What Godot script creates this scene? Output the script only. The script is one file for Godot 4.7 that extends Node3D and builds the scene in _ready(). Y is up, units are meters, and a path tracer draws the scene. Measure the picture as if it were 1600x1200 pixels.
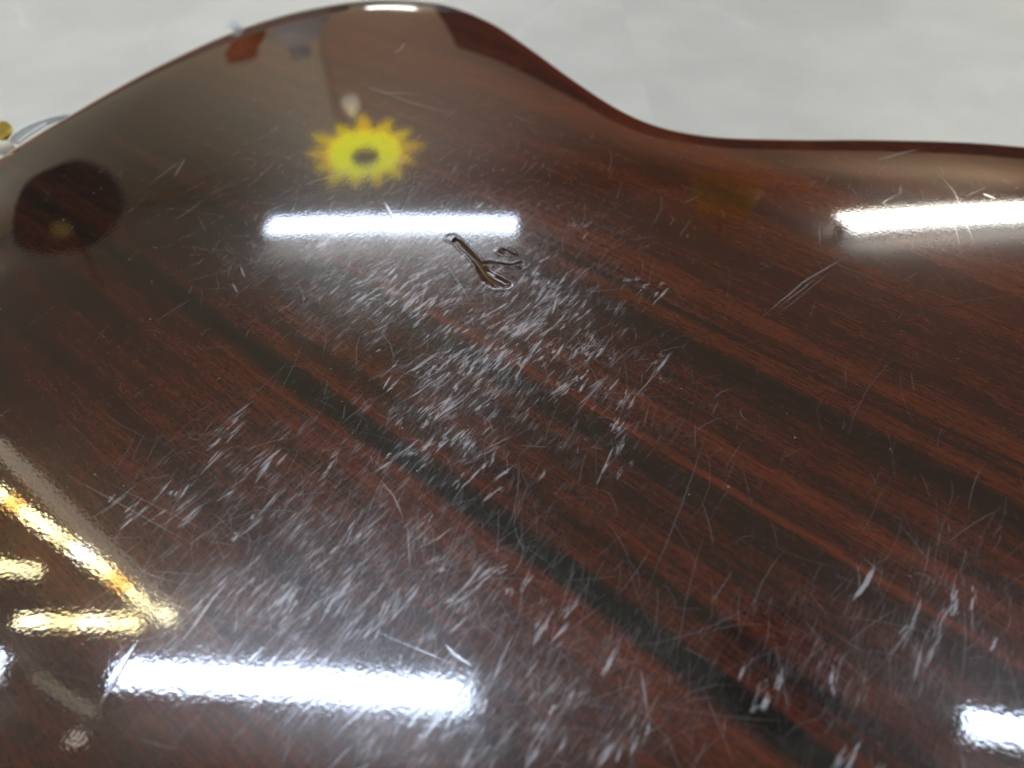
extends Node3D
# A scratched, glossy guitar back lying on a pale workbench, lit by rows of ceiling tubes.
# Ground plan: X to the right, Z (positive = away from the camera; Godot's -z), metres. y = 0 is the top of the domed back.

const H := 0.16
const DOME_R := 5.0
const DOME_C := Vector2(0.05, 0.17)
const ROUND_R := 0.005
const ROLL_W := 0.045
const ROLL_D := 0.0032
const ROLL_P := 2.5
const TABLE_Y := -0.105
const GRAIN := -0.8447   # direction of the grain, radians from straight ahead
# tiles of the finish: X0, X1, Z0, Z1
const NEAR_TILE := [-0.20, 0.20, 0.035, 0.225]
const FAR_TILE := [-0.30, 0.30, 0.195, 0.495]
const TW := 2048
const TH := 1024
const CREASES := [[Vector2(120, 327), Vector2(191, 427)], [Vector2(928, 300), Vector2(860, 455)]]

var rng := RandomNumberGenerator.new()
var outline := PackedVector2Array()
var lut := PackedByteArray()


func _ready() -> void:
	rng.seed = 11
	# ---------------- camera, light, exposure
	var cam := Camera3D.new()
	cam.name = "camera"
	cam.position = Vector3(0, H, 0)
	cam.rotation = Vector3(deg_to_rad(-43.5), 0, 0)
	cam.near = 0.01
	cam.far = 40.0
	var lens := CameraAttributesPhysical.new()
	lens.frustum_focal_length = 24.0
	lens.exposure_aperture = 8.5
	lens.frustum_focus_distance = 0.238
	cam.attributes = lens
	cam.fov = 50.0
	add_child(cam)
	cam.fov = 50.0
	var we := WorldEnvironment.new()
	we.name = "environment"
	var env := Environment.new()
	env.background_mode = Environment.BG_COLOR
	env.background_color = Color(0.27, 0.26, 0.24).linear_to_srgb()
	env.tonemap_mode = Environment.TONE_MAPPER_LINEAR
	env.tonemap_exposure = 1.0
	env.sdfgi_enabled = true
	env.ssao_enabled = true
	env.ssil_enabled = true
	we.environment = env
	add_child(we)

	make_outline()
	make_room()
	make_lamps()
	make_reflected_things()
	make_table()
	make_guitar()
	make_small_things()


# ---------------------------------------------------------------- helpers
func w3(x: float, y: float, z: float) -> Vector3:
	return Vector3(x, y, -z)

func lin(r: float, g: float, b: float) -> Color:
	return Color(r, g, b).linear_to_srgb()

func mat(c: Color, rough := 0.6, metal := 0.0) -> StandardMaterial3D:
	var m := StandardMaterial3D.new()
	m.albedo_color = c
	m.roughness = rough
	m.metallic = metal
	return m

func glow(c: Color, energy: float) -> StandardMaterial3D:
	var m := mat(c, 0.5)
	m.emission_enabled = true
	m.emission = c
	m.emission_energy_multiplier = energy
	return m

func thing(called: String, label: String, category: String, at := Vector3.ZERO, group := "") -> Node3D:
	var o := Node3D.new()
	o.name = called
	o.position = at
	add_child(o, true)
	tag(o, label, category, group)
	return o

func tag(o: Node, label: String, category: String, group := "") -> void:
	o.set_meta("label", label)
	o.set_meta("category", category)
	if group:
		o.set_meta("group", group)

func part(called: String, mesh: Mesh, m: Material, parent: Node, xf := Transform3D()) -> MeshInstance3D:
	var o := MeshInstance3D.new()
	o.name = called
	o.mesh = mesh
	if m:
		o.material_override = m
	o.transform = xf
	parent.add_child(o, true)
	return o

func struct(called: String, mesh: Mesh, m: Material, xf := Transform3D()) -> MeshInstance3D:
	var o := part(called, mesh, m, self, xf)
	o.set_meta("kind", "structure")
	return o

func box(size: Vector3) -> BoxMesh:
	var b := BoxMesh.new()
	b.size = size
	return b

func at(p: Vector3, basis := Basis()) -> Transform3D:
	return Transform3D(basis, p)

# a box with bevelled edges
func slab(size: Vector3, bevel: float) -> ArrayMesh:
	var st := SurfaceTool.new()
	st.begin(Mesh.PRIMITIVE_TRIANGLES)
	var hs := size * 0.5
	var pts := PackedVector2Array([Vector2(-hs.x, -hs.z), Vector2(hs.x, -hs.z), Vector2(hs.x, hs.z), Vector2(-hs.x, hs.z)])
	var rings := []
	for k in 4:
		var inset: float = bevel if k == 0 or k == 3 else 0.0
		var y: float = [-hs.y, -hs.y + bevel, hs.y - bevel, hs.y][k]
		var ring := []
		for p in pts:
			for c in 2:
				# cut each corner with a small chamfer
				var q := Vector2(signf(p.x) * (absf(p.x) - inset), signf(p.y) * (absf(p.y) - inset))
				var along := (c == 0) == (signf(p.x) * signf(p.y) > 0)
				if along:
					q.y -= signf(p.y) * bevel
				else:
					q.x -= signf(p.x) * bevel
				ring.append(Vector3(q.x, y, q.y))
		rings.append(ring)
	loft(st, rings, true)
	st.generate_normals()
	return st.commit()

# rings of equal length joined into a skin; capped with fans
func loft(st: SurfaceTool, rings: Array, cap: bool, smooth := false) -> void:
	st.set_smooth_group(0 if smooth else -1)
	var n: int = rings[0].size()
	for k in rings.size() - 1:
		for i in n:
			var a: Vector3 = rings[k][i]
			var b: Vector3 = rings[k][(i + 1) % n]
			var c: Vector3 = rings[k + 1][(i + 1) % n]
			var d: Vector3 = rings[k + 1][i]
			for p in [a, b, c, a, c, d]:
				st.add_vertex(p)
	if cap:
		st.set_smooth_group(-1)
		for e in [0, rings.size() - 1]:
			var mid := Vector3.ZERO
			for p in rings[e]:
				mid += p
			mid /= n
			for i in n:
				var a: Vector3 = rings[e][i]
				var b: Vector3 = rings[e][(i + 1) % n]
				if e == 0:
					for p in [a, mid, b]:
						st.add_vertex(p)
				else:
					for p in [a, b, mid]:
						st.add_vertex(p)

# a body turned about the y axis: profile of (radius, height)
func lathe(profile: Array, sides := 48) -> ArrayMesh:
	var st := SurfaceTool.new()
	st.begin(Mesh.PRIMITIVE_TRIANGLES)
	var rings := []
	for p in profile:
		var ring := []
		for i in sides:
			var a := TAU * i / sides
			ring.append(Vector3(cos(a) * p.x, p.y, sin(a) * p.x))
		rings.append(ring)
	loft(st, rings, true, true)
	st.generate_normals()
	return st.commit()

# a round tube along points
func tube(points: Array, radius: float, sides := 10, flat := 1.0) -> ArrayMesh:
	var st := SurfaceTool.new()
	st.begin(Mesh.PRIMITIVE_TRIANGLES)
	var rings := []
	for k in points.size():
		var p: Vector3 = points[k]
		var t: Vector3 = (points[mini(k + 1, points.size() - 1)] - points[maxi(k - 1, 0)]).normalized()
		var side := t.cross(Vector3.UP).normalized()
		var up := side.cross(t)
		var ring := []
		for i in sides:
			var a := -TAU * i / sides
			ring.append(p + side * cos(a) * radius * flat + up * sin(a) * radius)
		rings.append(ring)
	loft(st, rings, true, true)
	st.generate_normals()
	return st.commit()

# a flat polygon (x, z of the ground plan) with thickness
func plate(pts: Array, y0: float, y1: float) -> ArrayMesh:
	var st := SurfaceTool.new()
	st.begin(Mesh.PRIMITIVE_TRIANGLES)
	var flat := PackedVector2Array(pts)
	if not Geometry2D.is_polygon_clockwise(flat):
		flat.reverse()
	st.set_smooth_group(-1)
	var tri := Geometry2D.triangulate_polygon(flat)
	for i in range(0, tri.size(), 3):
		for k in 3:
			var p := flat[tri[i + k]]
			st.add_vertex(w3(p.x, y1, p.y))
		for k in [0, 2, 1]:
			var p := flat[tri[i + k]]
			st.add_vertex(w3(p.x, y0, p.y))
	for i in flat.size():
		var a := flat[i]
		var b := flat[(i + 1) % flat.size()]
		for q in [w3(a.x, y0, a.y), w3(a.x, y1, a.y), w3(b.x, y1, b.y), w3(a.x, y0, a.y), w3(b.x, y1, b.y), w3(b.x, y0, b.y)]:
			st.add_vertex(q)
	st.generate_normals()
	return st.commit()


# ---------------------------------------------------------------- the room that the finish mirrors
func make_room() -> void:
	var ceiling := mat(lin(0.76, 0.70, 0.62), 0.9)
	struct("ceiling", box(Vector3(14, 0.1, 12)), ceiling, at(w3(0, 1.97, 2.0)))
	struct("floor", box(Vector3(14, 0.1, 12)), mat(lin(0.45, 0.42, 0.38), 0.5), at(w3(0, -0.95, 2.0)))
	struct("far_wall", box(Vector3(14, 2.8, 0.12)), mat(lin(0.64, 0.54, 0.37), 0.85), at(w3(0, 0.51, 4.06)))
	var panel := thing("wall_panel", "wide red-brown wall panel covering the far wall from behind the sunflower lamp rightwards", "wall panel", w3(2.30, -0.9, 3.975))
	part("panelling", slab(Vector3(6.5, 2.8, 0.04), 0.015), mat(lin(0.42, 0.295, 0.195), 0.7), panel, at(Vector3(0, 1.4, 0)))


func make_lamps() -> void:
	var shell := mat(lin(0.75, 0.75, 0.75), 0.4)
	var diffuser := glow(lin(0.93, 0.97, 1.0), 5.5)
	# centre X, centre Z, length
	var spots := [
		[-0.632, 0.912, 0.98, -5.4, 0.078, "fluorescent ceiling lamp of the near row, left of the bench"],
		[1.66, 0.72, 1.10, -9.0, 0.078, "fluorescent ceiling lamp of the near row, right of the bench"],
		[-2.0, 1.02, 1.10, -3.0, 0.085, "fluorescent ceiling lamp of the near row beside the lit canopy"],
		[-0.635, 3.348, 1.25, -4.7, 0.16, "fluorescent ceiling lamp of the far row, left of the bench"],
		[2.21, 3.56, 1.25, 16.0, 0.19, "fluorescent ceiling lamp of the far row, right of the bench"],
		[-3.48, 3.3, 1.25, 0.0, 0.16, "added unseen fluorescent ceiling lamp in line with the far row, brightening the left of the far wall"],  # added lamp outside the mirrored view, brightens the left of the far wall
		[-0.635, -1.5, 1.2, 0.0, 0.085, "fluorescent ceiling lamp behind the photographer, left of the bench"],
		[1.66, -1.5, 1.2, 0.0, 0.085, "fluorescent ceiling lamp behind the photographer, right of the bench"],
	]
	for s in spots:
		var o := thing("fluorescent_lamp", s[5], "ceiling lamp", w3(s[0], 1.80, s[1]), "fluorescent ceiling lamps in rows")
		o.rotation.y = deg_to_rad(s[3])
		part("housing", slab(Vector3(s[2] + 0.05, 0.06, 0.05), 0.008), shell, o, at(Vector3(0, 0.087, 0)))
		part("diffuser", slab(Vector3(s[2], 0.036, s[4]), 0.012), diffuser, o, at(Vector3(0, 0.022, 0)))
		for e in [-1, 1]:
			part("end_cap", slab(Vector3(0.018, 0.05, s[4] * 0.5), 0.003), shell, o, at(Vector3(e * (s[2] * 0.5 + 0.011), 0.03, 0)))
		var l := AreaLight3D.new()
		l.name = "tube_light"
		l.area_size = Vector2(s[2] - 0.01, s[4] - 0.01)
		l.light_color = Color(0.80, 0.875, 1.0) if s[3] < 10.0 else Color(1.0, 0.985, 0.90)
		l.light_energy = 1.3
		l.area_range = 12.0
		l.shadow_enabled = true
		l.rotation = Vector3(-PI / 2, 0, 0)
		l.position = Vector3(0, 0.0015, 0)
		o.add_child(l)

	# warm light strips of the canopy at the left
	var warm := lin(1.0, 0.90, 0.48)
	var runs := [
		[Vector2(-2.3, 2.0), Vector2(-1.0, 1.11), 0.036, "long warm light strip along the slanting canopy edge", 30.0],
		[Vector2(-1.47, 1.13), Vector2(-1.09, 1.105), 0.034, "short warm light strip by the canopy corner", 30.0],
		[Vector2(-2.0, 1.40), Vector2(-1.47, 1.30), 0.038, "short warm light strip under the middle of the canopy", 24.0],
	]
	for r in runs:
		var a: Vector2 = r[0]
		var b: Vector2 = r[1]
		var mid := (a + b) * 0.5
		var len := a.distance_to(b)
		var o := thing("light_strip", r[3], "light strip", w3(mid.x, 1.80, mid.y), "warm light strips on the canopy")
		o.rotation.y = (b - a).angle()
		part("strip_rail", slab(Vector3(len, 0.012, r[2] + 0.012), 0.003), mat(lin(0.3, 0.27, 0.2), 0.5), o, at(Vector3(0, 0.009, 0)))
		var bits := int(len / 0.095)
		for k in bits:
			var tint: Color = [warm, lin(1.0, 0.92, 0.6), warm, lin(1.0, 0.55, 0.12), warm, lin(1.0, 0.97, 0.85)][(k * 5 + bits) % 6] if bits > 4 else (warm if k % 2 else lin(1.0, 0.95, 0.7))
			part("led_segment", slab(Vector3(len / bits - 0.004, 0.006, r[2]), 0.002), glow(tint, r[4] * [1.0, 0.7, 1.1][k % 3]), o, at(Vector3(-len * 0.5 + (k + 0.5) * len / bits, 0, 0)))
		var l := AreaLight3D.new()
		l.name = "strip_light"
		l.area_size = Vector2(len, r[2])
		l.light_color = Color(1.0, 0.85, 0.5)
		l.light_energy = 0.05
		l.area_range = 8.0
		l.shadow_enabled = true
		l.rotation = Vector3(-PI / 2, 0, 0)
		l.position = Vector3(0, -0.006, 0)
		o.add_child(l)


func make_reflected_things() -> void:
	# canopy with its corner, and the pale beam that runs beside it
	var canopy := thing("canopy", "beige three-cornered canopy panel hung under the ceiling, edged by light strips", "canopy")
	part("panel", plate([Vector2(-1.08, 1.13), Vector2(-2.35, 1.98), Vector2(-2.35, 1.50), Vector2(-1.55, 1.25), Vector2(-1.3, 1.20)], 1.825, 1.845), mat(lin(0.84, 0.79, 0.62), 0.7), canopy)
	for p in [Vector2(-1.3, 1.235), Vector2(-2.2, 1.75)]:
		part("hanger", box(Vector3(0.012, 0.076, 0.012)), mat(lin(0.3, 0.3, 0.3), 0.4, 0.8), canopy, at(w3(p.x, 1.883, p.y)))
	var beam := thing("ceiling_beam", "pale brown beam running under the ceiling beside the canopy, its light painted as a glow", "beam", w3(-1.47, 1.80, 1.52))
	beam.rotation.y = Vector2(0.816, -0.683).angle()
	part("beam_body", slab(Vector3(1.15, 0.05, 0.05), 0.006), glow(lin(0.75, 0.68, 0.52), 2.6), beam)  # no lamp: the glow stands in for light on the beam
	var beam2 := thing("ceiling_rail", "thin warm brown rail under the ceiling left of the near lamp, its light painted as a glow", "rail", w3(-1.235, 1.80, 0.90))
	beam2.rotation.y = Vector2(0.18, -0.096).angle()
	part("rail_body", slab(Vector3(0.24, 0.03, 0.028), 0.005), glow(lin(0.75, 0.66, 0.48), 2.2), beam2)  # rail glows in place of light falling on it
	var spot := thing("spot_lamp", "small round warm spot lamp in the ceiling left of the near lamp", "spot lamp", w3(-1.15, 1.80, 0.78))
	part("lamp_ring", lathe([Vector2(0.035, 0.02), Vector2(0.035, 0.0), Vector2(0.028, -0.004), Vector2(0.022, 0.0)], 24), mat(lin(0.7, 0.7, 0.7), 0.4), spot)
	part("bulb", lathe([Vector2(0.02, -0.001), Vector2(0.012, -0.008), Vector2(0.002, -0.010)], 20), glow(lin(1.0, 0.93, 0.75), 5.0), spot)

	# sunflower lamp
	var c := w3(-0.607, 1.168, 2.9)
	var sun := thing("sunflower_lamp", "glowing yellow sunflower lamp with a grey centre hanging before the far lamps", "lamp", c)
	sun.look_at_from_position(c, w3(-0.05, 0, 0.3), Vector3.UP)
	sun.rotate_object_local(Vector3.RIGHT, 0.75)
	var lie := Basis(Vector3.RIGHT, -PI / 2)
	for i in 13:
		var a := TAU * i / 13.0 + 0.2
		var r := 0.232 * (1.0 + 0.06 * sin(i * 2.4))
		var tip := Vector2(cos(a), sin(a)) * r
		var side := Vector2(cos(a), sin(a)).orthogonal() * 0.034
		var root := Vector2(cos(a), sin(a)) * 0.10
		part("petal", plate([root - side, root + side, tip * 0.78 + side * 0.8, tip, tip * 0.78 - side * 0.8], -0.006 - 0.002 * (i % 2), -0.002 * (i % 2)), glow(lin(1.0, 0.66 + 0.07 * (i % 3), 0.03), 2.2), sun, Transform3D(lie, Vector3.ZERO))
	part("flower_disc", lathe([Vector2(0.138, 0.002), Vector2(0.138, 0.008), Vector2(0.12, 0.014), Vector2(0.055, 0.018)], 40), glow(lin(0.88, 0.90, 0.01), 3.7), sun, Transform3D(lie, Vector3.ZERO))
	part("flower_centre", lathe([Vector2(0.056, 0.0178), Vector2(0.056, 0.026), Vector2(0.038, 0.034), Vector2(0.004, 0.036)], 32), mat(lin(0.50, 0.48, 0.44), 0.8), sun, Transform3D(lie, Vector3.ZERO))
	part("cord", box(Vector3(0.006, 0.006, 0.75)), mat(lin(0.2, 0.2, 0.2), 0.6), sun, Transform3D(sun.basis.inverse() * Basis(Vector3.RIGHT, PI / 2), sun.basis.inverse() * Vector3(0, 0.375, -0.02)))
	var hook := thing("lamp_hook", "small off-white ceramic knob hanging just below the sunflower lamp, lit by a painted glow", "hook", w3(-0.651, 0.96, 3.009))
	part("knob", lathe([Vector2(0.004, -0.05), Vector2(0.028, -0.04), Vector2(0.034, -0.01), Vector2(0.022, 0.03), Vector2(0.006, 0.06)], 24), glow(lin(0.8, 0.75, 0.65), 1.4), hook)  # emission replaces the light that falls on this knob

	# dark round loudspeaker on the partition
	var sp := thing("hanging_speaker", "dark round loudspeaker hung from the ceiling before the beige wall, with a small yellow emblem", "loudspeaker", w3(-1.985, 1.345, 3.0))
	sp.rotation = Vector3(PI / 2, 0.5, 0)
	part("rim", lathe([Vector2(0.10, -0.16), Vector2(0.24, -0.05), Vector2(0.265, 0.0), Vector2(0.265, 0.02), Vector2(0.25, 0.035), Vector2(0.235, 0.028)], 48), mat(lin(0.006, 0.004, 0.009), 0.8), sp)
	part("cone", lathe([Vector2(0.235, 0.028), Vector2(0.13, 0.004), Vector2(0.06, 0.0), Vector2(0.05, 0.02), Vector2(0.01, 0.03)], 40), mat(lin(0.008, 0.005, 0.010), 0.9), sp)
	part("emblem", lathe([Vector2(0.045, 0.03), Vector2(0.04, 0.036), Vector2(0.01, 0.037)], 20), mat(lin(0.65, 0.46, 0.06), 0.5), sp, at(Vector3(-0.03, 0, -0.12)))
	part("bracket", box(Vector3(0.012, 0.012, 0.34)), mat(lin(0.02, 0.02, 0.02), 0.5), sp, at(Vector3(0, -0.10, -0.40)))

	# counter with two boxes in front of the partition
	var counter := thing("back_counter", "low brown counter before the beige far wall with a tub and a jug on it", "counter", w3(-1.28, -0.9, 2.5))
	part("counter_body", slab(Vector3(1.5, 1.08, 0.30), 0.005), mat(lin(0.30, 0.22, 0.15), 0.6), counter, at(Vector3(0, 0.54, 0)))
	part("counter_top", slab(Vector3(1.54, 0.03, 0.34), 0.005), mat(lin(0.45, 0.40, 0.33), 0.5), counter, at(Vector3(0, 1.096, 0)))
	var ob := thing("orange_tub", "round orange tub on the low brown counter", "tub", w3(-0.85, 0.212, 2.50))
	part("tub_body", lathe([Vector2(0.045, 0.0), Vector2(0.062, 0.02), Vector2(0.068, 0.16), Vector2(0.066, 0.24), Vector2(0.05, 0.30)], 32), mat(lin(0.46, 0.10, 0.012), 0.6), ob)
	part("lid", lathe([Vector2(0.05, 0.30), Vector2(0.055, 0.305), Vector2(0.05, 0.33), Vector2(0.02, 0.34)], 32), mat(lin(0.36, 0.08, 0.012), 0.6), ob)
	var wb := thing("grey_jug", "broad pale grey jug beside the orange tub on the low brown counter", "jug", w3(-0.665, 0.212, 2.50))
	part("jug_body", lathe([Vector2(0.08, 0.0), Vector2(0.098, 0.03), Vector2(0.10, 0.18), Vector2(0.085, 0.25), Vector2(0.04, 0.29)], 32), mat(lin(0.52, 0.57, 0.53), 0.6), wb)
	part("neck", lathe([Vector2(0.035, 0.285), Vector2(0.03, 0.30), Vector2(0.032, 0.34), Vector2(0.025, 0.345)], 24), mat(lin(0.40, 0.44, 0.42), 0.6), wb)
	# dark cabinets along the far wall and the lit display beside them
	var cab := thing("dark_cabinet", "long dark cabinet along the far wall", "cabinet", w3(1.85, -0.9, 3.72))
	part("cabinet_body", slab(Vector3(4.2, 1.72, 0.40), 0.006), mat(lin(0.03, 0.015, 0.01), 0.9), cab, at(Vector3(0, 0.86, 0)))
	for k in 6:
		part("cabinet_door", slab(Vector3(0.66, 1.60, 0.02), 0.004), mat(lin(0.032, 0.016, 0.011), 0.8), cab, at(Vector3(-1.72 + k * 0.69, 0.85, 0.208)))
	var dis := thing("display_light", "small lit display panel standing low at the far wall", "display light", w3(-0.52, -0.9, 3.7))
	part("stand", slab(Vector3(0.3, 1.15, 0.2), 0.005), mat(lin(0.3, 0.3, 0.3), 0.5), dis, at(Vector3(0, 0.575, 0)))
	part("lit_panel", slab(Vector3(0.26, 0.16, 0.04), 0.005), glow(lin(1.0, 0.97, 0.85), 7.0), dis, at(Vector3(0, 1.235, 0)))

	# dark ceiling speaker, near right
	var vent := thing("ceiling_speaker", "dark round loudspeaker set in the ceiling near the right lamp", "loudspeaker", w3(0.70, 1.84, 0.98))
	part("rim", lathe([Vector2(0.17, 0.07), Vector2(0.17, 0.0), Vector2(0.155, -0.008), Vector2(0.145, 0.0)], 40), mat(lin(0.02, 0.012, 0.015), 0.5), vent)
	part("grille", lathe([Vector2(0.145, 0.0), Vector2(0.09, -0.012), Vector2(0.01, -0.016)], 40), mat(lin(0.03, 0.015, 0.018), 0.7), vent)

	# pendant shade with an added glow that tints its reflection amber
	var pend := thing("pendant_lamp", "amber pendant lamp shade with an added dim glow, hanging before the red-brown wall panel", "pendant lamp", w3(1.0, 1.72, 3.42))
	part("shade", lathe([Vector2(0.16, -0.13), Vector2(0.17, -0.11), Vector2(0.14, 0.05), Vector2(0.05, 0.11), Vector2(0.02, 0.12)], 32), glow(lin(0.42, 0.24, 0.004), 0.22), pend)
	part("rod", lathe([Vector2(0.008, 0.12), Vector2(0.008, 0.2)], 10), mat(lin(0.05, 0.05, 0.05), 0.5), pend)


# ---------------------------------------------------------------- bench
func make_table() -> void:
	var t := thing("workbench", "pale grey workbench with faint scuffs under the guitar", "workbench")
	var m := mat(Color.WHITE, 0.42)
	var img := Image.create(1024, 1024, false, Image.FORMAT_RGB8)
	var n1 := FastNoiseLite.new()
	n1.seed = 5
	n1.frequency = 0.006
	n1.fractal_octaves = 4
	var n2 := FastNoiseLite.new()
	n2.seed = 9
	n2.frequency = 0.05
	for y in 1024:
		for x in 1024:
			var v := 0.80 + 0.035 * n1.get_noise_2d(x, y) + 0.008 * n2.get_noise_2d(x, y)
			img.set_pixel(x, y, Color(v * 1.03, v * 1.01, v * 0.945))
	# pale wipe marks and hairline scuffs
	for k in 260:
		var p := Vector2(rng.randf() * 1024, rng.randf() * 1024)
		var a := rng.randf_range(-0.2, 1.4)
		var bend := rng.randf_range(-0.02, 0.02)
		var b := rng.randf_range(0.015, 0.07)
		for s in int(rng.randf_range(10, 80)):
			p += Vector2(cos(a), sin(a))
			a += bend
			var q := Vector2i(posmod(int(p.x), 1024), posmod(int(p.y), 1024))
			var c := img.get_pixelv(q)
			img.set_pixelv(q, Color(c.r + b, c.g + b, c.b + b))
	for mark in CREASES:
		for k in 240:
			var q: Vector2 = mark[0].lerp(mark[1], k / 240.0) + Vector2(rng.randfn(), rng.randfn()) * 1.2
			q.x += 5.0 * sin(k * 0.03)
			for o in [Vector2i(0, 0), Vector2i(1, 0), Vector2i(0, 1)]:
				var p: Vector2i = Vector2i(posmod(int(q.x), 1024), posmod(int(q.y), 1024)) + o
				p = Vector2i(p.x % 1024, p.y % 1024)
				img.set_pixelv(p, img.get_pixelv(p).lerp(Color(0.93, 0.93, 0.92), 0.3))
	m.albedo_texture = ImageTexture.create_from_image(img)
	m.uv1_triplanar = true
	m.uv1_scale = Vector3(1.6, 1.6, 1.6)
	part("top", slab(Vector3(2.6, 0.03, 1.7), 0.004), m, t, at(w3(0.1, TABLE_Y - 0.015, 0.35)))
	for sx in [-1, 1]:
		for sz in [-1, 1]:
			part("leg", slab(Vector3(0.05, 0.765, 0.05), 0.004), mat(lin(0.35, 0.35, 0.36), 0.4, 0.6), t, at(w3(0.1 + sx * 1.2, TABLE_Y - 0.03 - 0.3825, 0.35 + sz * 0.75)))


# ---------------------------------------------------------------- the guitar body
func make_outline() -> void:
	var p := [Vector2(-1.42, 1.86), Vector2(-1.38, 2.06), Vector2(-1.31, 2.28), Vector2(-1.17, 2.66), Vector2(-0.97, 3.04), Vector2(-0.75, 3.25), Vector2(-0.50, 3.335), Vector2(-0.25, 3.25), Vector2(-0.07, 3.03), Vector2(0.06, 2.77), Vector2(0.22, 2.42), Vector2(0.36, 2.18), Vector2(0.52, 2.08), Vector2(0.75, 2.06), Vector2(1.0, 2.065), Vector2(1.32, 2.05),
		Vector2(1.65, 1.96), Vector2(1.95, 1.62), Vector2(2.17, 1.2), Vector2(2.22, 0.65), Vector2(2.05, 0.1), Vector2(1.72, -0.3), Vector2(1.3, -0.5), Vector2(0.85, -0.47), Vector2(0.5, -0.38), Vector2(0.15, -0.4), Vector2(-0.2, -0.44), Vector2(-0.52, -0.33), Vector2(-0.8, -0.03), Vector2(-1.0, 0.35), Vector2(-1.18, 0.8), Vector2(-1.3, 1.25), Vector2(-1.345, 1.56)]
	var n := p.size()
	for i in n:
		for k in 16:
			outline.append(p[i].cubic_interpolate(p[(i + 1) % n], p[posmod(i - 1, n)], p[(i + 2) % n], k / 16.0) * H)

func edge_distance(q: Vector2, i0: int, reach: int) -> float:
	var best := 1e9
	var n := outline.size()
	for k in range(i0 - reach, i0 + reach):
		var a := outline[posmod(k, n)]
		var b := outline[posmod(k + 1, n)]
		best = minf(best, q.distance_squared_to(Geometry2D.get_closest_point_to_segment(q, a, b)))
	return sqrt(best)

func back_height(q: Vector2, d: float) -> float:
	var y := -q.distance_squared_to(DOME_C) / (2.0 * DOME_R)
	if d < ROLL_W:
		y -= ROLL_D * pow(1.0 - d / ROLL_W, ROLL_P)
	if d < 0.006:
		y -= 0.00075 * (1.0 - d / 0.006) * (1.0 - d / 0.006)
	if d < ROUND_R:
		y -= ROUND_R - sqrt(maxf(0.0, ROUND_R * ROUND_R - (ROUND_R - d) * (ROUND_R - d)))
	return y

func tile_uv(q: Vector2, t: Array) -> Vector2:
	return Vector2((q.x - t[0]) / (t[1] - t[0]), (t[3] - q.y) / (t[3] - t[2]))

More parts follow.
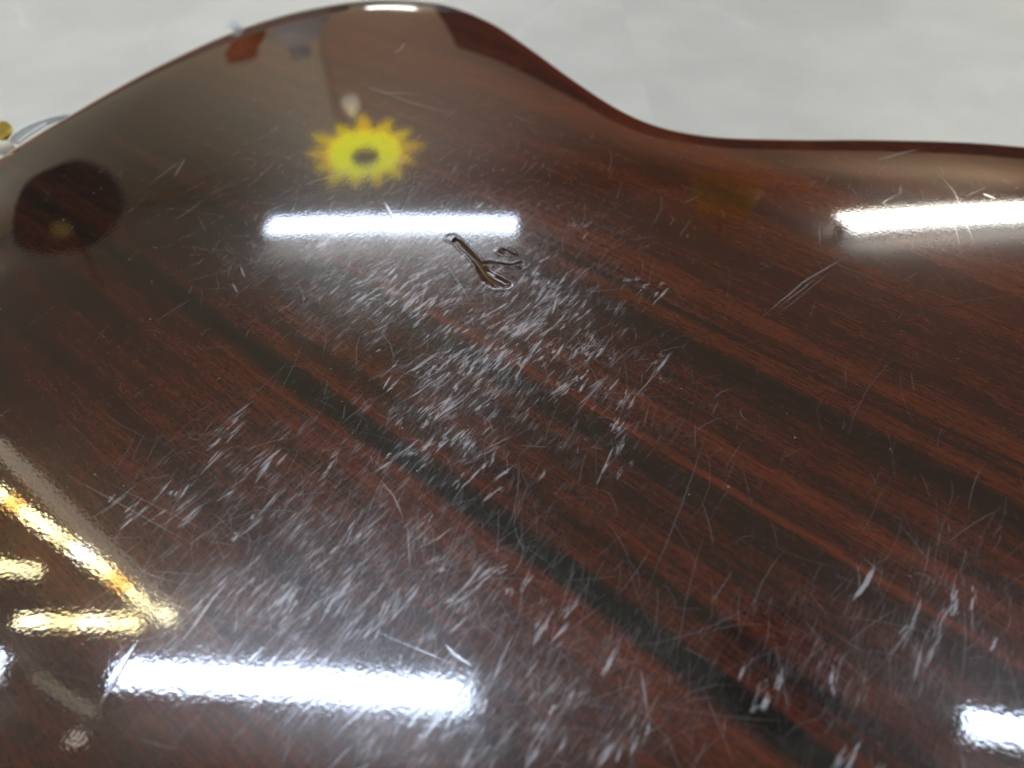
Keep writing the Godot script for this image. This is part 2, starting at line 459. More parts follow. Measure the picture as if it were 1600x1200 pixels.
func make_guitar() -> void:
	var g := thing("guitar", "glossy dark red-brown wooden guitar body lying face down, its back covered in scratches", "guitar")
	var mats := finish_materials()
	var gouge_box := Rect2(-0.027, 0.2085, 0.038, 0.042)
	# rings from the rim to the middle
	var insets := [0.0, 0.0001, 0.0004, 0.0008, 0.0013, 0.0019, 0.0026, 0.0034, 0.0042, 0.005, 0.0058, 0.0066, 0.0074, 0.0082, 0.0095, 0.011, 0.013, 0.0155, 0.018, 0.021, 0.024, 0.027, 0.030, 0.034, 0.038, 0.042, 0.047, 0.053]
	var inner := 46
	var n := outline.size()
	var count := insets.size() + inner
	var pos := []
	for k in count:
		var row := PackedVector3Array()
		for i in n:
			var o := outline[i] - DOME_C
			var far := o.length()
			var e: float
			if k < insets.size():
				e = insets[k]
			else:
				e = lerpf(0.053, far, float(k - insets.size() + 1) / inner)
			var q := DOME_C + o * ((far - e) / far)
			var d := 1.0
			if e < 0.26:
				d = 0.0 if k == 0 else edge_distance(q, i, 40 if e < 0.06 else 64)
			row.append(w3(q.x, back_height(q, d), q.y))
		pos.append(row)
	var nor := []
	for k in count:
		var row := PackedVector3Array()
		for i in n:
			var du: Vector3 = pos[k][(i + 1) % n] - pos[k][posmod(i - 1, n)]
			var dv: Vector3 = pos[mini(k + 1, count - 1)][i] - pos[maxi(k - 1, 0)][i]
			var v := du.cross(dv)
			if k >= count - 2 or v.length() < 1e-12:
				v = Vector3.UP
			if v.y < 0:
				v = -v
			row.append(v.normalized())
		nor.append(row)
	var mesh := ArrayMesh.new()
	for s in 3:
		var st := SurfaceTool.new()
		st.begin(Mesh.PRIMITIVE_TRIANGLES)
		var t: Array = NEAR_TILE if s == 0 else FAR_TILE
		for k in count - 1:
			for i in n:
				var j := (i + 1) % n
				var mid: Vector3 = (pos[k][i] + pos[k + 1][j]) * 0.5
				var q := Vector2(mid.x, -mid.z)
				if gouge_box.has_point(q) and gouge_box.grow(-0.006).has_point(q):
					continue
				var which := 2
				if q.x > NEAR_TILE[0] + 0.004 and q.x < NEAR_TILE[1] - 0.004 and q.y > NEAR_TILE[2] + 0.004 and q.y < 0.21:
					which = 0
				elif q.x > FAR_TILE[0] and q.x < FAR_TILE[1] and q.y >= 0.20 and q.y < FAR_TILE[3] + 0.003:
					which = 1
				if which != s:
					continue
				for c in [[k, i], [k, j], [k + 1, j], [k, i], [k + 1, j], [k + 1, i]]:
					var p: Vector3 = pos[c[0]][c[1]]
					st.set_normal(nor[c[0]][c[1]])
					st.set_uv(tile_uv(Vector2(p.x, -p.z), t))
					st.add_vertex(p)
		st.index()
		st.generate_tangents()
		st.commit(mesh)
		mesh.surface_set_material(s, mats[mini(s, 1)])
	part("back", mesh, null, g)
	# fine pale strip along the rim, painted in place of a thin highlight
	var line := SurfaceTool.new()
	line.begin(Mesh.PRIMITIVE_TRIANGLES)
	var turns := []
	for k in n + 1:
		var i := k % n
		var p: Vector3 = pos[10][i]
		var inward: Vector3 = (pos[13][i] - pos[7][i]).normalized()
		var nrm: Vector3 = nor[10][i]
		var ring := []
		for a in 6:
			var t := -TAU * a / 6.0
			ring.append(p + inward * cos(t) * 0.0006 + nrm * sin(t) * 0.00040)
		turns.append(ring)
	loft(line, turns, false, true)
	line.generate_normals()
	part("rim_highlight", line.commit(), mat(lin(0.66, 0.56, 0.40), 0.2), g)
	# side of the body down to the bench
	var st := SurfaceTool.new()
	st.begin(Mesh.PRIMITIVE_TRIANGLES)
	var rings := []
	for k in 9:
		var ring := []
		for i in n:
			var p: Vector3 = pos[0][i]
			var in_ := 0.004 if k == 8 else 0.0
			var o := (outline[i] - DOME_C).normalized() * in_
			ring.append(Vector3(p.x - o.x, lerpf(p.y, TABLE_Y + 0.001, k / 8.0) if k < 8 else TABLE_Y + 0.0005, p.z + o.y))
		rings.append(ring)
	loft(st, rings, false, true)
	st.generate_normals()
	var side := mat(lin(0.035, 0.012, 0.007), 0.12)
	part("side", st.commit(), side, g)
	make_gouge(g, gouge_box, mats[1], mats[0])


func seg_dist(q: Vector2, a: Vector3, b: Vector3) -> float:
	# distance to a segment whose ends carry a half width in z; negative inside
	var pa := Vector2(a.x, a.y)
	var pb := Vector2(b.x, b.y)
	var t := clampf((q - pa).dot(pb - pa) / maxf((pb - pa).length_squared(), 1e-12), 0.0, 1.0)
	return q.distance_to(pa.lerp(pb, t)) / (1.35 * lerpf(a.z, b.z, t))

func gouge_depth(q: Vector2) -> float:
	var stem := [Vector3(-0.0212, 0.2438, 0.0012), Vector3(-0.0187, 0.2413, 0.0010), Vector3(-0.0153, 0.2357, 0.0010), Vector3(-0.0125, 0.2310, 0.0010), Vector3(-0.0107, 0.2272, 0.0012), Vector3(-0.0093, 0.2235, 0.0016), Vector3(-0.0071, 0.2198, 0.0021), Vector3(-0.0046, 0.2176, 0.0023), Vector3(-0.0026, 0.2166, 0.0018)]
	var branch := [Vector3(-0.0107, 0.2279, 0.0010), Vector3(-0.0077, 0.2286, 0.0008), Vector3(-0.0043, 0.2278, 0.0007), Vector3(0.0000, 0.2266, 0.0006), Vector3(0.0055, 0.2240, 0.0003)]
	var twig := [Vector3(-0.0005, 0.2266, 0.0005), Vector3(0.0032, 0.2290, 0.0004)]
	var chip := [Vector3(-0.0026, 0.2352, 0.0014), Vector3(-0.0010, 0.2342, 0.0010), Vector3(0.0018, 0.2328, 0.0004)]
	var y := 0.0
	for line in [[stem, 0.0012], [branch, 0.0007], [twig, 0.0004], [chip, 0.0009]]:
		var u := 9.0
		for k in line[0].size() - 1:
			u = minf(u, seg_dist(q, line[0][k], line[0][k + 1]))
		var dip := 0.0
		if u < 1.0:
			dip = -line[1] * (1.0 - u * u) * (1.0 + 0.3 * u)
		elif u < 1.9:
			dip = line[1] * 0.09 * sin((u - 1.0) / 0.9 * PI)
		y = minf(y, dip) if dip < 0.0 or y < 0.0 else maxf(y, dip)
	return y

func make_gouge(g: Node3D, r: Rect2, far_mat: Material, near_mat: Material) -> void:
	var step := 0.00025
	var nx := int(r.size.x / step)
	var nz := int(r.size.y / step)
	var hs := []
	for z in nz + 1:
		var row := PackedFloat32Array()
		for x in nx + 1:
			var q := r.position + Vector2(x, z) * step
			row.append(back_height(q, 1.0) + gouge_depth(q) + 0.00002)
		hs.append(row)
	var amber := mat(lin(0.060, 0.026, 0.009), 0.05)
	var mesh := ArrayMesh.new()
	for s in 3:
		var st := SurfaceTool.new()
		st.begin(Mesh.PRIMITIVE_TRIANGLES)
		for z in nz:
			for x in nx:
				var q := r.position + Vector2(x + 0.5, z + 0.5) * step
				var deep := gouge_depth(q)
				var which := 2 if deep < -0.00008 else (0 if q.y > 0.2105 else 1)
				if which != s:
					continue
				for c in [[0, 0], [0, 1], [1, 1], [0, 0], [1, 1], [1, 0]]:
					var i: int = clampi(x + c[0], 0, nx)
					var j: int = clampi(z + c[1], 0, nz)
					var p := r.position + Vector2(i, j) * step
					var hx: float = hs[j][mini(i + 1, nx)] - hs[j][maxi(i - 1, 0)]
					var hz: float = hs[mini(j + 1, nz)][i] - hs[maxi(j - 1, 0)][i]
					st.set_normal(Vector3(-hx, 2.0 * step, hz).normalized())
					st.set_uv(tile_uv(p, FAR_TILE if s != 1 else NEAR_TILE))
					st.add_vertex(w3(p.x, hs[j][i], p.y))
		st.index()
		st.generate_tangents()
		st.commit(mesh)
		mesh.surface_set_material(s, [far_mat, near_mat, amber][s])
	var o := part("finish_gouge", mesh, null, g)
	o.set_meta("label", "forked gouge with a glossy amber bottom in the finish")


# ---------------------------------------------------------------- the scratched finish
class Tile:
	var x0: float
	var z1: float
	var sx: float   # pixels per metre
	var sz: float
	var w: int
	var h: int
	var white := PackedFloat32Array()   # scuffed whitish, 0..1
	var relief := PackedFloat32Array()  # metres
	var haze := PackedFloat32Array()

	func setup(t: Array, tw: int, th: int) -> void:
		x0 = t[0]
		z1 = t[3]
		w = tw
		h = th
		sx = tw / (t[1] - t[0])
		sz = th / (t[3] - t[2])
		white.resize(w * h)
		relief.resize(w * h)

	# one straight stroke; half width in metres, tapered at both ends
	func stroke(a: Vector2, b: Vector2, half: float, tone: float, cut: float, t0: float, t1: float) -> void:
		var pa := Vector2((a.x - x0) * sx, (z1 - a.y) * sz)
		var pb := Vector2((b.x - x0) * sx, (z1 - b.y) * sz)
		if maxf(pa.x, pb.x) < 2 or minf(pa.x, pb.x) > w - 3 or maxf(pa.y, pb.y) < 2 or minf(pa.y, pb.y) > h - 3:
			return
		var steps := int(ceil(maxf(absf(pb.x - pa.x), absf(pb.y - pa.y)))) + 1
		var hw := half * (sx + sz) * 0.5
		var shrink := 1.0
		if hw < 0.5:
			shrink = hw / 0.5
			hw = 0.5
		var across_x := absf(pb.x - pa.x) < absf(pb.y - pa.y)
		var reach := int(ceil(hw * 1.5 + 0.5))
		for s in steps + 1:
			var t := float(s) / steps
			var p := pa.lerp(pb, t)
			var tt := lerpf(t0, t1, t)
			var taper := minf(1.0, 3.2 * minf(tt, 1.0 - tt) + 0.12)
			for k in range(-reach, reach + 1):
				var x := int(round(p.x)) + (k if across_x else 0)
				var y := int(round(p.y)) + (0 if across_x else k)
				if x < 0 or y < 0 or x >= w or y >= h:
					continue
				var off := absf((x - p.x) if across_x else (y - p.y))
				var cover := clampf(hw * taper * 1.3 + 0.5 - off, 0.0, 1.0) * shrink
				if cover <= 0.0:
					continue
				var i := y * w + x
				white[i] = white[i] + (1.0 - white[i]) * tone * cover * taper
				relief[i] -= cut * cover


func finish_materials() -> Array:
	var near := Tile.new()
	near.setup(NEAR_TILE, TW, TH)
	var far := Tile.new()
	far.setup(FAR_TILE, TW, TH)
	var tiles := [near, far]
	draw_wear(tiles)
	lut.resize(4097)
	for i in 4097:
		lut[i] = int(clampf(Color(i / 4096.0, 0, 0).linear_to_srgb().r * 255.0 + 0.5, 0, 255))
	var out := []
	for t in tiles:
		out.append(finish_tile(t))
	return out

func poly_stroke(tiles: Array, pts: Array, half: float, tone: float, cut: float) -> void:
	for k in pts.size() - 1:
		for t in tiles:
			t.stroke(pts[k], pts[k + 1], half, tone, cut, float(k) / (pts.size() - 1), float(k + 1) / (pts.size() - 1))

# clusters of wear: X, Z, spread in X, spread in Z, tufts, hairlines
const WEAR := [
	[0.006, 0.204, 0.018, 0.017, 150, 260], [-0.0146, 0.1717, 0.012, 0.014, 70, 160], [-0.019, 0.154, 0.0104, 0.0124, 40, 90], [-0.049, 0.208, 0.0123, 0.014, 45, 160],
	[-0.034, 0.222, 0.0254, 0.0151, 34, 420], [0.0175, 0.1586, 0.0157, 0.018, 22, 80], [-0.0614, 0.141, 0.0183, 0.0138, 36, 110], [-0.040, 0.1186, 0.0184, 0.0116, 38, 220],
	[-0.0344, 0.101, 0.020, 0.0084, 48, 400], [-0.0487, 0.0935, 0.0195, 0.0095, 32, 380], [-0.0127, 0.072, 0.0203, 0.0066, 36, 300], [0.0106, 0.081, 0.0145, 0.010, 22, 160],
	[0.033, 0.140, 0.0296, 0.026, 9, 60], [0.073, 0.083, 0.016, 0.0117, 14, 160], [0.098, 0.096, 0.0113, 0.0132, 9, 70], [-0.083, 0.125, 0.0095, 0.0123, 10, 40],
	[-0.058, 0.277, 0.0365, 0.0317, 8, 820], [0.153, 0.263, 0.0265, 0.0193, 3, 190], [-0.042, 0.3135, 0.0396, 0.0528, 0, 160], [-0.0655, 0.234, 0.022, 0.0121, 8, 160], [-0.01, 0.245, 0.03, 0.012, 5, 220],
]

func density(q: Vector2, column: int) -> float:
	var s := 0.0
	for c in WEAR:
		var ex: float = (q.x - c[0]) / c[2]
		var ez: float = (q.y - c[1]) / c[3]
		s += c[column] / (TAU * c[2] * c[3]) * exp(-0.5 * (ex * ex + ez * ez))
	return s

func draw_wear(tiles: Array) -> void:
	# tufts: several short hairs side by side, rubbed white
	for c in WEAR:
		var left: int = c[4]
		while left > 0:
			var hub := Vector2(c[0] + rng.randfn() * c[2], c[1] + rng.randfn() * c[3])
			var lean := 57.0 + rng.randfn() * 7.0
			var loud := exp(rng.randfn() * 0.5)
			for k in rng.randi_range(1, 6):
				left -= 1
				var p := hub + Vector2(rng.randfn(), rng.randfn()) * 0.0030
				var a := deg_to_rad(lean + rng.randfn() * 6.0)
				var dir := Vector2(cos(a), sin(a))
				var side := dir.orthogonal()
				var len := clampf(0.0050 * exp(rng.randfn() * 0.5), 0.0015, 0.015)
				var tone := clampf(0.46 * loud * exp(rng.randfn() * 0.7), 0.05, 0.95)
				var wide := 0.00030 * exp(rng.randfn() * 0.5)
				for hair in rng.randi_range(4, 13):
					var o := p + side * rng.randfn() * wide + dir * rng.randfn() * len * 0.28
					var l := len * rng.randf_range(0.2, 0.9)
					var tilt := dir.rotated(rng.randfn() * 0.07)
					poly_stroke(tiles, [o - tilt * l * 0.5, o + tilt * l * 0.5], rng.randf_range(0.00004, 0.00013), tone * rng.randf_range(0.35, 1.0), 0.0000012)
		for k in int(c[5] * 1.7):
			var p := Vector2(c[0] + rng.randfn() * c[2] * 1.15, c[1] + rng.randfn() * c[3] * 1.15)
			var a := deg_to_rad(60.0 + rng.randfn() * 16.0)
			if rng.randf() < 0.33:
				a = rng.randf() * PI
			hairline(tiles, p, a, 0.010 * exp(rng.randfn() * 0.6), 0.05 + 0.34 * pow(rng.randf(), 3.0), rng.randf_range(0.000025, 0.00007))
	# stray hairlines and specks all over
	for k in 420:
		hairline(tiles, Vector2(rng.randf_range(-0.2, 0.22), rng.randf_range(0.05, 0.36)), deg_to_rad(60 + rng.randfn() * 35), 0.010 * exp(rng.randfn() * 0.6), rng.randf_range(0.02, 0.14), rng.randf_range(0.00004, 0.00008))
	for k in 170:
		var p := Vector2(rng.randf_range(-0.2, 0.22), rng.randf_range(0.05, 0.42))
		poly_stroke(tiles, [p, p + Vector2(rng.randfn(), rng.randfn()) * 0.0002], 0.00018, rng.randf_range(0.3, 0.9), -0.000003)
	# the marks that stand out one by one
	var marks := [
		[[Vector2(0.1674, 0.298), Vector2(0.1681, 0.2773), Vector2(0.1633, 0.2542), Vector2(0.1602, 0.2396)], 0.00016, 0.5], [[Vector2(0.1595, 0.2563), Vector2(0.1542, 0.2374)], 0.00014, 0.4],
		[[Vector2(0.17, 0.2735), Vector2(0.1839, 0.283)], 0.00012, 0.4], [[Vector2(0.1362, 0.2667), Vector2(0.1483, 0.2775)], 0.00014, 0.35], [[Vector2(0.1441, 0.3012), Vector2(0.1590, 0.310), Vector2(0.1715, 0.3168)], 0.0004, 0.35], [[Vector2(0.1788, 0.2763), Vector2(0.1813, 0.2731)], 0.0006, 0.9],
		[[Vector2(0.0772, 0.1989), Vector2(0.0948, 0.2175), Vector2(0.1157, 0.2345)], 0.0003, 0.3], [[Vector2(0.0833, 0.2038), Vector2(0.1011, 0.2212)], 0.0002, 0.3], [[Vector2(0.0812, 0.1990), Vector2(0.1080, 0.2262)], 0.00014, 0.25], [[Vector2(0.1097, 0.2519), Vector2(0.1058, 0.2382)], 0.0001, 0.4],
		[[Vector2(0.0752, 0.0992), Vector2(0.0792, 0.1032), Vector2(0.0837, 0.1092)], 0.0005, 0.75], [[Vector2(-0.0337, 0.1347), Vector2(-0.0294, 0.1291), Vector2(-0.0259, 0.1212)], 0.00014, 0.6], [[Vector2(-0.0253, 0.1212), Vector2(-0.0234, 0.1069)], 0.00012, 0.5],
		[[Vector2(-0.0334, 0.0941), Vector2(-0.0134, 0.085)], 0.0001, 0.3], [[Vector2(-0.0145, 0.0895), Vector2(-0.0125, 0.0868), Vector2(-0.0087, 0.0843)], 0.00025, 0.8], [[Vector2(0.0267, 0.0841), Vector2(0.027, 0.0733)], 0.00014, 0.5],
		[[Vector2(-0.0729, 0.3815), Vector2(-0.0595, 0.3707), Vector2(-0.04, 0.3689)], 0.0003, 0.3], [[Vector2(-0.0734, 0.3847), Vector2(-0.0465, 0.3589), Vector2(-0.0225, 0.3441)], 0.00025, 0.28], [[Vector2(-0.0128, 0.1962), Vector2(0.0, 0.2073)], 0.0003, 0.5], [[Vector2(-0.0239, 0.2327), Vector2(-0.0121, 0.2042)], 0.0001, 0.4],
		[[Vector2(-0.0477, 0.2694), Vector2(-0.0417, 0.2535)], 0.0004, 0.6], [[Vector2(-0.0274, 0.2216), Vector2(-0.0296, 0.1981)], 0.00012, 0.5], [[Vector2(-0.0918, 0.2292), Vector2(-0.0883, 0.2216)], 0.0002, 0.6], [[Vector2(-0.0924, 0.22), Vector2(-0.0885, 0.2129)], 0.0002, 0.5],
		[[Vector2(-0.1337, 0.2909), Vector2(-0.1342, 0.31)], 0.0002, 0.3], [[Vector2(-0.1424, 0.2864), Vector2(-0.1342, 0.31)], 0.0002, 0.2], [[Vector2(-0.1155, 0.1381), Vector2(-0.0723, 0.1136)], 0.0001, 0.3], [[Vector2(-0.1066, 0.1367), Vector2(-0.0694, 0.1172)], 0.00008, 0.25], [[Vector2(-0.0842, 0.0754), Vector2(-0.0808, 0.0908)], 0.0003, 0.45],
		[[Vector2(0.0914, 0.1008), Vector2(0.0853, 0.0915)], 0.0003, 0.4], [[Vector2(0.082, 0.08), Vector2(0.087, 0.0885)], 0.0003, 0.4], [[Vector2(-0.0814, 0.2828), Vector2(-0.0612, 0.2975)], 0.00016, 0.35], [[Vector2(-0.0592, 0.424), Vector2(-0.0560, 0.440)], 0.0003, 0.4],
	]
	for m in marks:
		poly_stroke(tiles, m[0], m[1], m[2], 0.000008)

func hairline(tiles: Array, p: Vector2, a: float, len: float, tone: float, half: float) -> void:
	var pts := [p]
	var bend := rng.randfn() * (0.10 if rng.randf() < 0.8 else 0.35)
	for k in 4:
		p += Vector2(cos(a), sin(a)) * len * 0.25
		a += bend
		pts.append(p)
	poly_stroke(tiles, pts, half, tone * 0.85, 0.0000018)

func noise(s: int, octaves := 1) -> FastNoiseLite:
	var n := FastNoiseLite.new()
	n.seed = s
	n.noise_type = FastNoiseLite.TYPE_SIMPLEX
	n.frequency = 1.0
	n.fractal_type = FastNoiseLite.FRACTAL_FBM if octaves > 1 else FastNoiseLite.FRACTAL_NONE
	n.fractal_octaves = octaves
	return n

func finish_tile(t: Tile) -> StandardMaterial3D:
	var broad := noise(1)
	var streak := noise(2, 2)
	var fibre := noise(3, 2)
	var warp := noise(4)
	var blotch := noise(5, 2)
	var peel := noise(6)
	var rub := noise(7, 2)
	var smudge := noise(8, 2)
	# dark and red bands across the grain: position, half width, how much lighter (+) or darker (-)
	var bands := [[0.0875, 0.0036, -0.66], [0.1265, 0.0048, -0.30], [0.1725, 0.006, -0.30], [0.1862, 0.0010, -0.34], [0.1905, 0.0008, -0.22], [0.0475, 0.0036, -0.30], [0.058, 0.005, -0.12], [0.1155, 0.004, -0.14], [0.205, 0.005, -0.08], [0.224, 0.004, -0.10], [0.253, 0.006, -0.06], [0.100, 0.002, -0.22], [0.150, 0.003, -0.2],
		[0.1340, 0.0012, 0.36], [0.0822, 0.0026, 0.26], [0.0605, 0.0016, 0.22], [0.0770, 0.004, 0.14], [0.0930, 0.0016, 0.15], [0.180, 0.005, 0.14], [0.200, 0.005, 0.1], [0.0655, 0.003, 0.14], [0.145, 0.004, 0.15], [0.28, 0.01, 0.2], [0.036, 0.004, 0.18], [0.0135, 0.006, 0.22]]
	# the bands as a table, quarter millimetres
	var table := PackedFloat32Array()
	table.resize(4000)
	for i in 4000:
		var v := -0.25 + i * 0.00025
		var s := 0.0
		for b in bands:
			var u: float = (v - b[0]) / b[1]
			s += b[2] * exp(-absf(u * u * u))
		table[i] = s
	# coarse maps: distance from the rim, density of tufts and of hairlines
	var gw := 129
	var gh := 65
	var rim := PackedFloat32Array()
	var tuft := PackedFloat32Array()
	var hair := PackedFloat32Array()
	var coarse := PackedVector2Array()
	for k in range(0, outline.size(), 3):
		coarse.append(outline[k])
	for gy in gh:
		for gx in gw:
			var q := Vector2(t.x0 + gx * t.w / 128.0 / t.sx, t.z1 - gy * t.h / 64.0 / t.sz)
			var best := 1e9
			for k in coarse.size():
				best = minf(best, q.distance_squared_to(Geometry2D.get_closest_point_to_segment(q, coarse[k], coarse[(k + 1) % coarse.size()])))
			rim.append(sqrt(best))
			tuft.append(clampf(density(q, 4) / 60000.0, 0.0, 1.0))
			hair.append(clampf(density(q, 5) / 220000.0, 0.0, 1.0))
	var albedo := PackedByteArray()
	albedo.resize(t.w * t.h * 3)
	var gloss := PackedByteArray()
	gloss.resize(t.w * t.h * 3)
	var bump := PackedByteArray()
	bump.resize(t.w * t.h * 3)
	var cg := cos(GRAIN)
	var sg := sin(GRAIN)
	var ca := cos(deg_to_rad(57.0))
	var sa := sin(deg_to_rad(57.0))
	for y in t.h:
		var Z := t.z1 - (y + 0.5) / t.sz
		var fy := (y + 0.5) / t.h * 64.0
		var gy := int(fy)
		fy -= gy
		for x in t.w:
			var X := t.x0 + (x + 0.5) / t.sx
			var i := y * t.w + x
			var fx := (x + 0.5) / t.w * 128.0
			var gx := int(fx)
			fx -= gx
			var gi := gy * gw + gx
			var w00 := (1.0 - fx) * (1.0 - fy)
			var w10 := fx * (1.0 - fy)
			var w01 := (1.0 - fx) * fy
			var w11 := fx * fy
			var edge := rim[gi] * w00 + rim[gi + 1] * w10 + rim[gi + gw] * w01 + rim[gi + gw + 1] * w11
			var tufts := tuft[gi] * w00 + tuft[gi + 1] * w10 + tuft[gi + gw] * w01 + tuft[gi + gw + 1] * w11
			var hairs := hair[gi] * w00 + hair[gi + 1] * w10 + hair[gi + gw] * w01 + hair[gi + gw + 1] * w11
			var u := X * sg + Z * cg
			var v := X * cg - Z * sg
			var vv := v + 0.00035 * streak.get_noise_2d(u * 45.0, v * 700.0) + 0.0007 * warp.get_noise_2d(u * 6.0, v * 12.0) + 0.0003 * warp.get_noise_2d(u * 30.0 + 50.0, v * 90.0)
			var fib := fibre.get_noise_2d(u * 90.0, v * 1900.0)
			var tone := 0.51 + 0.12 * smoothstep(0.15, 0.24, v) - 0.25 * smoothstep(0.17, 0.26, u) * (1.0 - smoothstep(0.14, 0.24, v)) + 0.09 * blotch.get_noise_2d(u * 45.0, v * 140.0) + table[clampi(int((vv + 0.25) * 4000.0), 0, 3999)] * (1.0 - 0.72 * smoothstep(0.14, 0.25, u))
			tone += 0.11 * broad.get_noise_2d(u * 2.0, vv * 50.0) + 0.19 * streak.get_noise_2d(u * 6.0, vv * 560.0)
			tone += 0.17 * fib + 0.20 * blotch.get_noise_2d(u * 280.0, v * 1150.0)
			tone = clampf(tone, 0.0, 1.15)
			var r: float
			var g: float
			var b: float
			if tone < 0.5:
				var k := tone * 2.0
				r = lerpf(0.0118, 0.045, k)
				g = lerpf(0.0106, 0.0142, k)
				b = lerpf(0.0076, 0.0084, k)
			else:
				var k := tone * 2.0 - 1.0
				r = lerpf(0.045, 0.128, k)
				g = lerpf(0.0142, 0.0290, k)
				b = lerpf(0.0084, 0.0112, k)
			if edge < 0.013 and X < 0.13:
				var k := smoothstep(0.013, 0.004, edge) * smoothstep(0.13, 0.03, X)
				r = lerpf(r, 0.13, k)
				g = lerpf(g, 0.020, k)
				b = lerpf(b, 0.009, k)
			var wear := t.white[i]
			if tufts > 0.02 or hairs > 0.02:
				var al := X * ca + Z * sa
				var ac := X * sa - Z * ca
				var micro := rub.get_noise_2d(al * 140.0, ac * 1900.0)
				var smear := smudge.get_noise_2d(al * 75.0, ac * 430.0)
				var patch := clampf(0.55 + 1.3 * blotch.get_noise_2d(X * 75.0, Z * 60.0), 0.0, 1.2)
				wear += hairs * (0.020 + 0.21 * clampf(micro * 1.7 - 0.1, 0.0, 1.0)) * (0.4 + 0.6 * patch)
				wear += tufts * patch * 0.62 * smoothstep(0.24, 0.66, smear) * clampf(0.6 + micro, 0.0, 1.0)
			wear = minf(wear, 0.92)
			if wear > 0.0:
				var s := wear * 0.8
				r = lerpf(r, 0.54, s)
				g = lerpf(g, 0.52, s)
				b = lerpf(b, 0.52, s)
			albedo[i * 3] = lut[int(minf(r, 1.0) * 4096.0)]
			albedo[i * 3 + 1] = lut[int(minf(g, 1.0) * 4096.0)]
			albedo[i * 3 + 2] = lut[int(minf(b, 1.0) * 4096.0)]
			# orange peel of the lacquer
			t.relief[i] += 0.0000013 * peel.get_noise_2d(X * 560.0, Z * 560.0) + 0.0000008 * peel.get_noise_2d(X * 1300.0 + 9.0, Z * 1300.0)
			gloss[i * 3] = int(clampf(0.10 + 0.9 * maxf(hairs, tufts * 0.8) + wear * 0.4, 0.0, 1.0) * 255.0)
			gloss[i * 3 + 1] = int(clampf(0.03 + 0.025 * hairs + 0.12 * wear, 0.0, 1.0) * 255.0)
	var amp := 6.0
	for y in t.h:
		for x in t.w:
			var i := y * t.w + x
			var l := t.relief[i - 1] if x > 0 else t.relief[i]
			var rr := t.relief[i + 1] if x < t.w - 1 else t.relief[i]
			var up := t.relief[i - t.w] if y > 0 else t.relief[i]
			var dn := t.relief[i + t.w] if y < t.h - 1 else t.relief[i]
			var nx := -(rr - l) * 0.5 * t.sx * amp
			var ny := (dn - up) * 0.5 * t.sz * amp
			var q := 1.0 / sqrt(nx * nx + ny * ny + 1.0)
			bump[i * 3] = int((nx * q * 0.5 + 0.5) * 255.0 + 0.5)
			bump[i * 3 + 1] = int((ny * q * 0.5 + 0.5) * 255.0 + 0.5)
			bump[i * 3 + 2] = int((q * 0.5 + 0.5) * 255.0 + 0.5)
	var m := StandardMaterial3D.new()
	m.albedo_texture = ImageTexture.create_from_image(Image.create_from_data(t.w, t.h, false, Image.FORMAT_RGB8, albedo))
	var gl := ImageTexture.create_from_image(Image.create_from_data(t.w, t.h, false, Image.FORMAT_RGB8, gloss))
	m.metallic_specular = 0.57
	m.roughness = 1.0
	m.roughness_texture = gl
	m.roughness_texture_channel = BaseMaterial3D.TEXTURE_CHANNEL_GREEN
	m.clearcoat_enabled = true
	m.clearcoat = 0.5
	m.clearcoat_roughness = 0.27
	m.clearcoat_texture = gl
	m.normal_enabled = true
	m.normal_scale = 1.0 / amp
	m.normal_texture = ImageTexture.create_from_image(Image.create_from_data(t.w, t.h, false, Image.FORMAT_RGB8, bump))
	return m


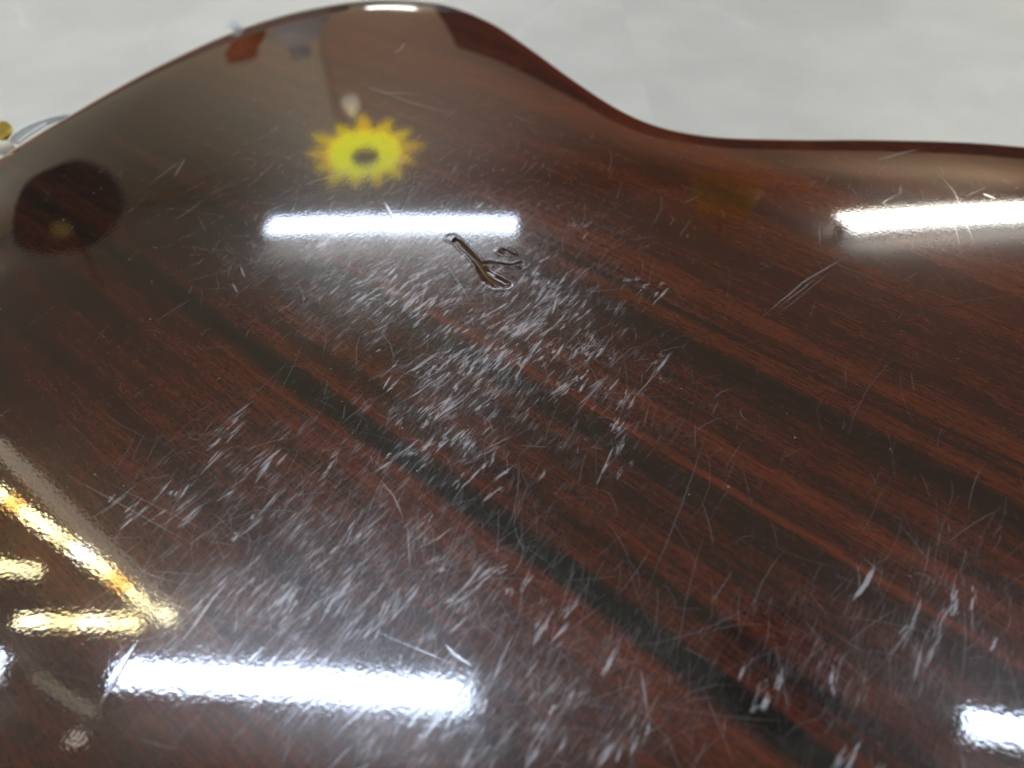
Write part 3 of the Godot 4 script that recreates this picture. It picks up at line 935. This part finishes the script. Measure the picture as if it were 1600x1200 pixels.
# ---------------------------------------------------------------- small things by the rim
func make_small_things() -> void:
	var g: Node3D = get_node("guitar")
	# strap button on the side of the body: the flange, its stem and a felt washer
	var gold := mat(Color(1.0, 0.86, 0.45), 0.34, 1.0)
	var out := Vector3(-0.94, 0.0, -0.34).normalized()
	var turn := Basis(Quaternion(Vector3.UP, out))
	var b := part("strap_button", lathe([Vector2(0.0045, -0.016), Vector2(0.0042, -0.004), Vector2(0.0050, -0.0012), Vector2(0.0058, 0.0008), Vector2(0.0056, 0.0024), Vector2(0.0046, 0.0034), Vector2(0.0022, 0.0036), Vector2(0.0018, 0.0026), Vector2(0.0004, 0.0026)], 40), gold, g, Transform3D(turn, w3(-0.2432, -0.0125, 0.3520)))
	b.set_meta("label", "gold strap button on the left end")
	# droplet in place of a dent's glint by the far rim, short tail
	var bead := part("dent_glint", lathe([Vector2(0.0019, -0.0004), Vector2(0.0018, 0.0), Vector2(0.0013, 0.0005), Vector2(0.0006, 0.0008), Vector2(0.0001, 0.00085)], 24), mat(lin(0.20, 0.09, 0.03), 0.06), g, at(w3(-0.0592, -0.0078, 0.424)))
	bead.set_meta("label", "small raised amber droplet standing in for the glint of a dent")
	# clear plastic band round the side, with its knot
	var clear := mat(Color(0.62, 0.62, 0.57, 0.62), 0.35)
	clear.transparency = BaseMaterial3D.TRANSPARENCY_ALPHA
	var edge_highlight := mat(Color(0.97, 0.98, 0.96), 0.12)  # opaque white painted for highlights along the clear edges
	var band := thing("plastic_band", "thin clear plastic band looped along the left rim of the guitar", "plastic band", w3(-0.222, -0.015, 0.355))
	var c := Vector3(-0.222, -0.015, -0.355)
	var outer := [w3(-0.2262, -0.016, 0.3420), w3(-0.2258, -0.015, 0.3480), w3(-0.2240, -0.0145, 0.3535), w3(-0.2205, -0.0145, 0.3590), w3(-0.2165, -0.015, 0.3645), w3(-0.2128, -0.0155, 0.3680), w3(-0.2095, -0.016, 0.3690), w3(-0.2065, -0.0165, 0.3685)]
	var inner := [w3(-0.2185, -0.014, 0.3380), w3(-0.2180, -0.014, 0.3420), w3(-0.2170, -0.014, 0.3465), w3(-0.2155, -0.014, 0.3510), w3(-0.2138, -0.014, 0.3560), w3(-0.2115, -0.0145, 0.3610), w3(-0.2090, -0.015, 0.3650), w3(-0.2055, -0.016, 0.3670)]
	var st := SurfaceTool.new()
	st.begin(Mesh.PRIMITIVE_TRIANGLES)
	var rings := []
	for k in outer.size():
		var up := Vector3(0, 0.00025, 0)
		var bulge: Vector3 = (outer[k] + inner[k]) * 0.5 + Vector3(0, 0.0012, 0)
		rings.append([inner[k] + up - c, bulge + up - c, outer[k] + up - c, outer[k] - up - c, bulge - up - c, inner[k] - up - c])
	loft(st, rings, true, true)
	st.generate_normals()
	part("film", st.commit(), clear, band)
	var o2 := []
	var i2 := []
	for k in outer.size():
		o2.append(outer[k] - c)
		if k < 5:
			i2.append(inner[k] - c + Vector3(0, 0.0006, 0))
	part("edge_bead", tube(o2, 0.0008, 8), edge_highlight, band)
	part("edge_bead", tube(i2, 0.0006, 8), edge_highlight, band)
	var knot := thing("cord_knot", "small cream knot of cord at the rim below the gold strap button", "knot", w3(-0.2228, -0.0145, 0.3345))
	var cream := mat(lin(0.72, 0.66, 0.50), 0.6)
	part("bead", lathe([Vector2(0.0004, -0.0034), Vector2(0.0024, -0.0027), Vector2(0.0036, -0.0006), Vector2(0.0033, 0.0016), Vector2(0.0018, 0.0031), Vector2(0.0004, 0.0034)], 20), cream, knot)
	part("loop", tube([Vector3(-0.0030, -0.0015, 0.0010), Vector3(-0.0052, -0.0008, 0.0030), Vector3(-0.0066, 0.0, 0.0016), Vector3(-0.0062, 0.0006, -0.0022), Vector3(-0.0034, 0.0012, -0.0030), Vector3(-0.0012, 0.0008, -0.0014)], 0.0013, 10), cream, knot)
	# a crumpled scrap of clear film at the top left of the rim
	var scrap := thing("plastic_scrap", "tiny crumpled scrap of clear film at the upper left rim", "plastic scrap", w3(-0.1580, -0.0150, 0.4810))
	st = SurfaceTool.new()
	st.begin(Mesh.PRIMITIVE_TRIANGLES)
	rings = []
	for k in 7:
		var ring := []
		for i in 9:
			var a := -TAU * i / 9.0
			var r := 0.0034 * sin(PI * (k + 0.5) / 7.0) * rng.randf_range(0.6, 1.3)
			ring.append(Vector3(cos(a) * r * 1.3, (k - 3) * 0.00085 + rng.randfn() * 0.0003, sin(a) * r * 0.8))
		rings.append(ring)
	loft(st, rings, true)
	st.generate_normals()
	var film := mat(Color(0.97, 0.99, 0.98, 0.75), 0.06)
	film.transparency = BaseMaterial3D.TRANSPARENCY_ALPHA
	part("film", st.commit(), film, scrap)
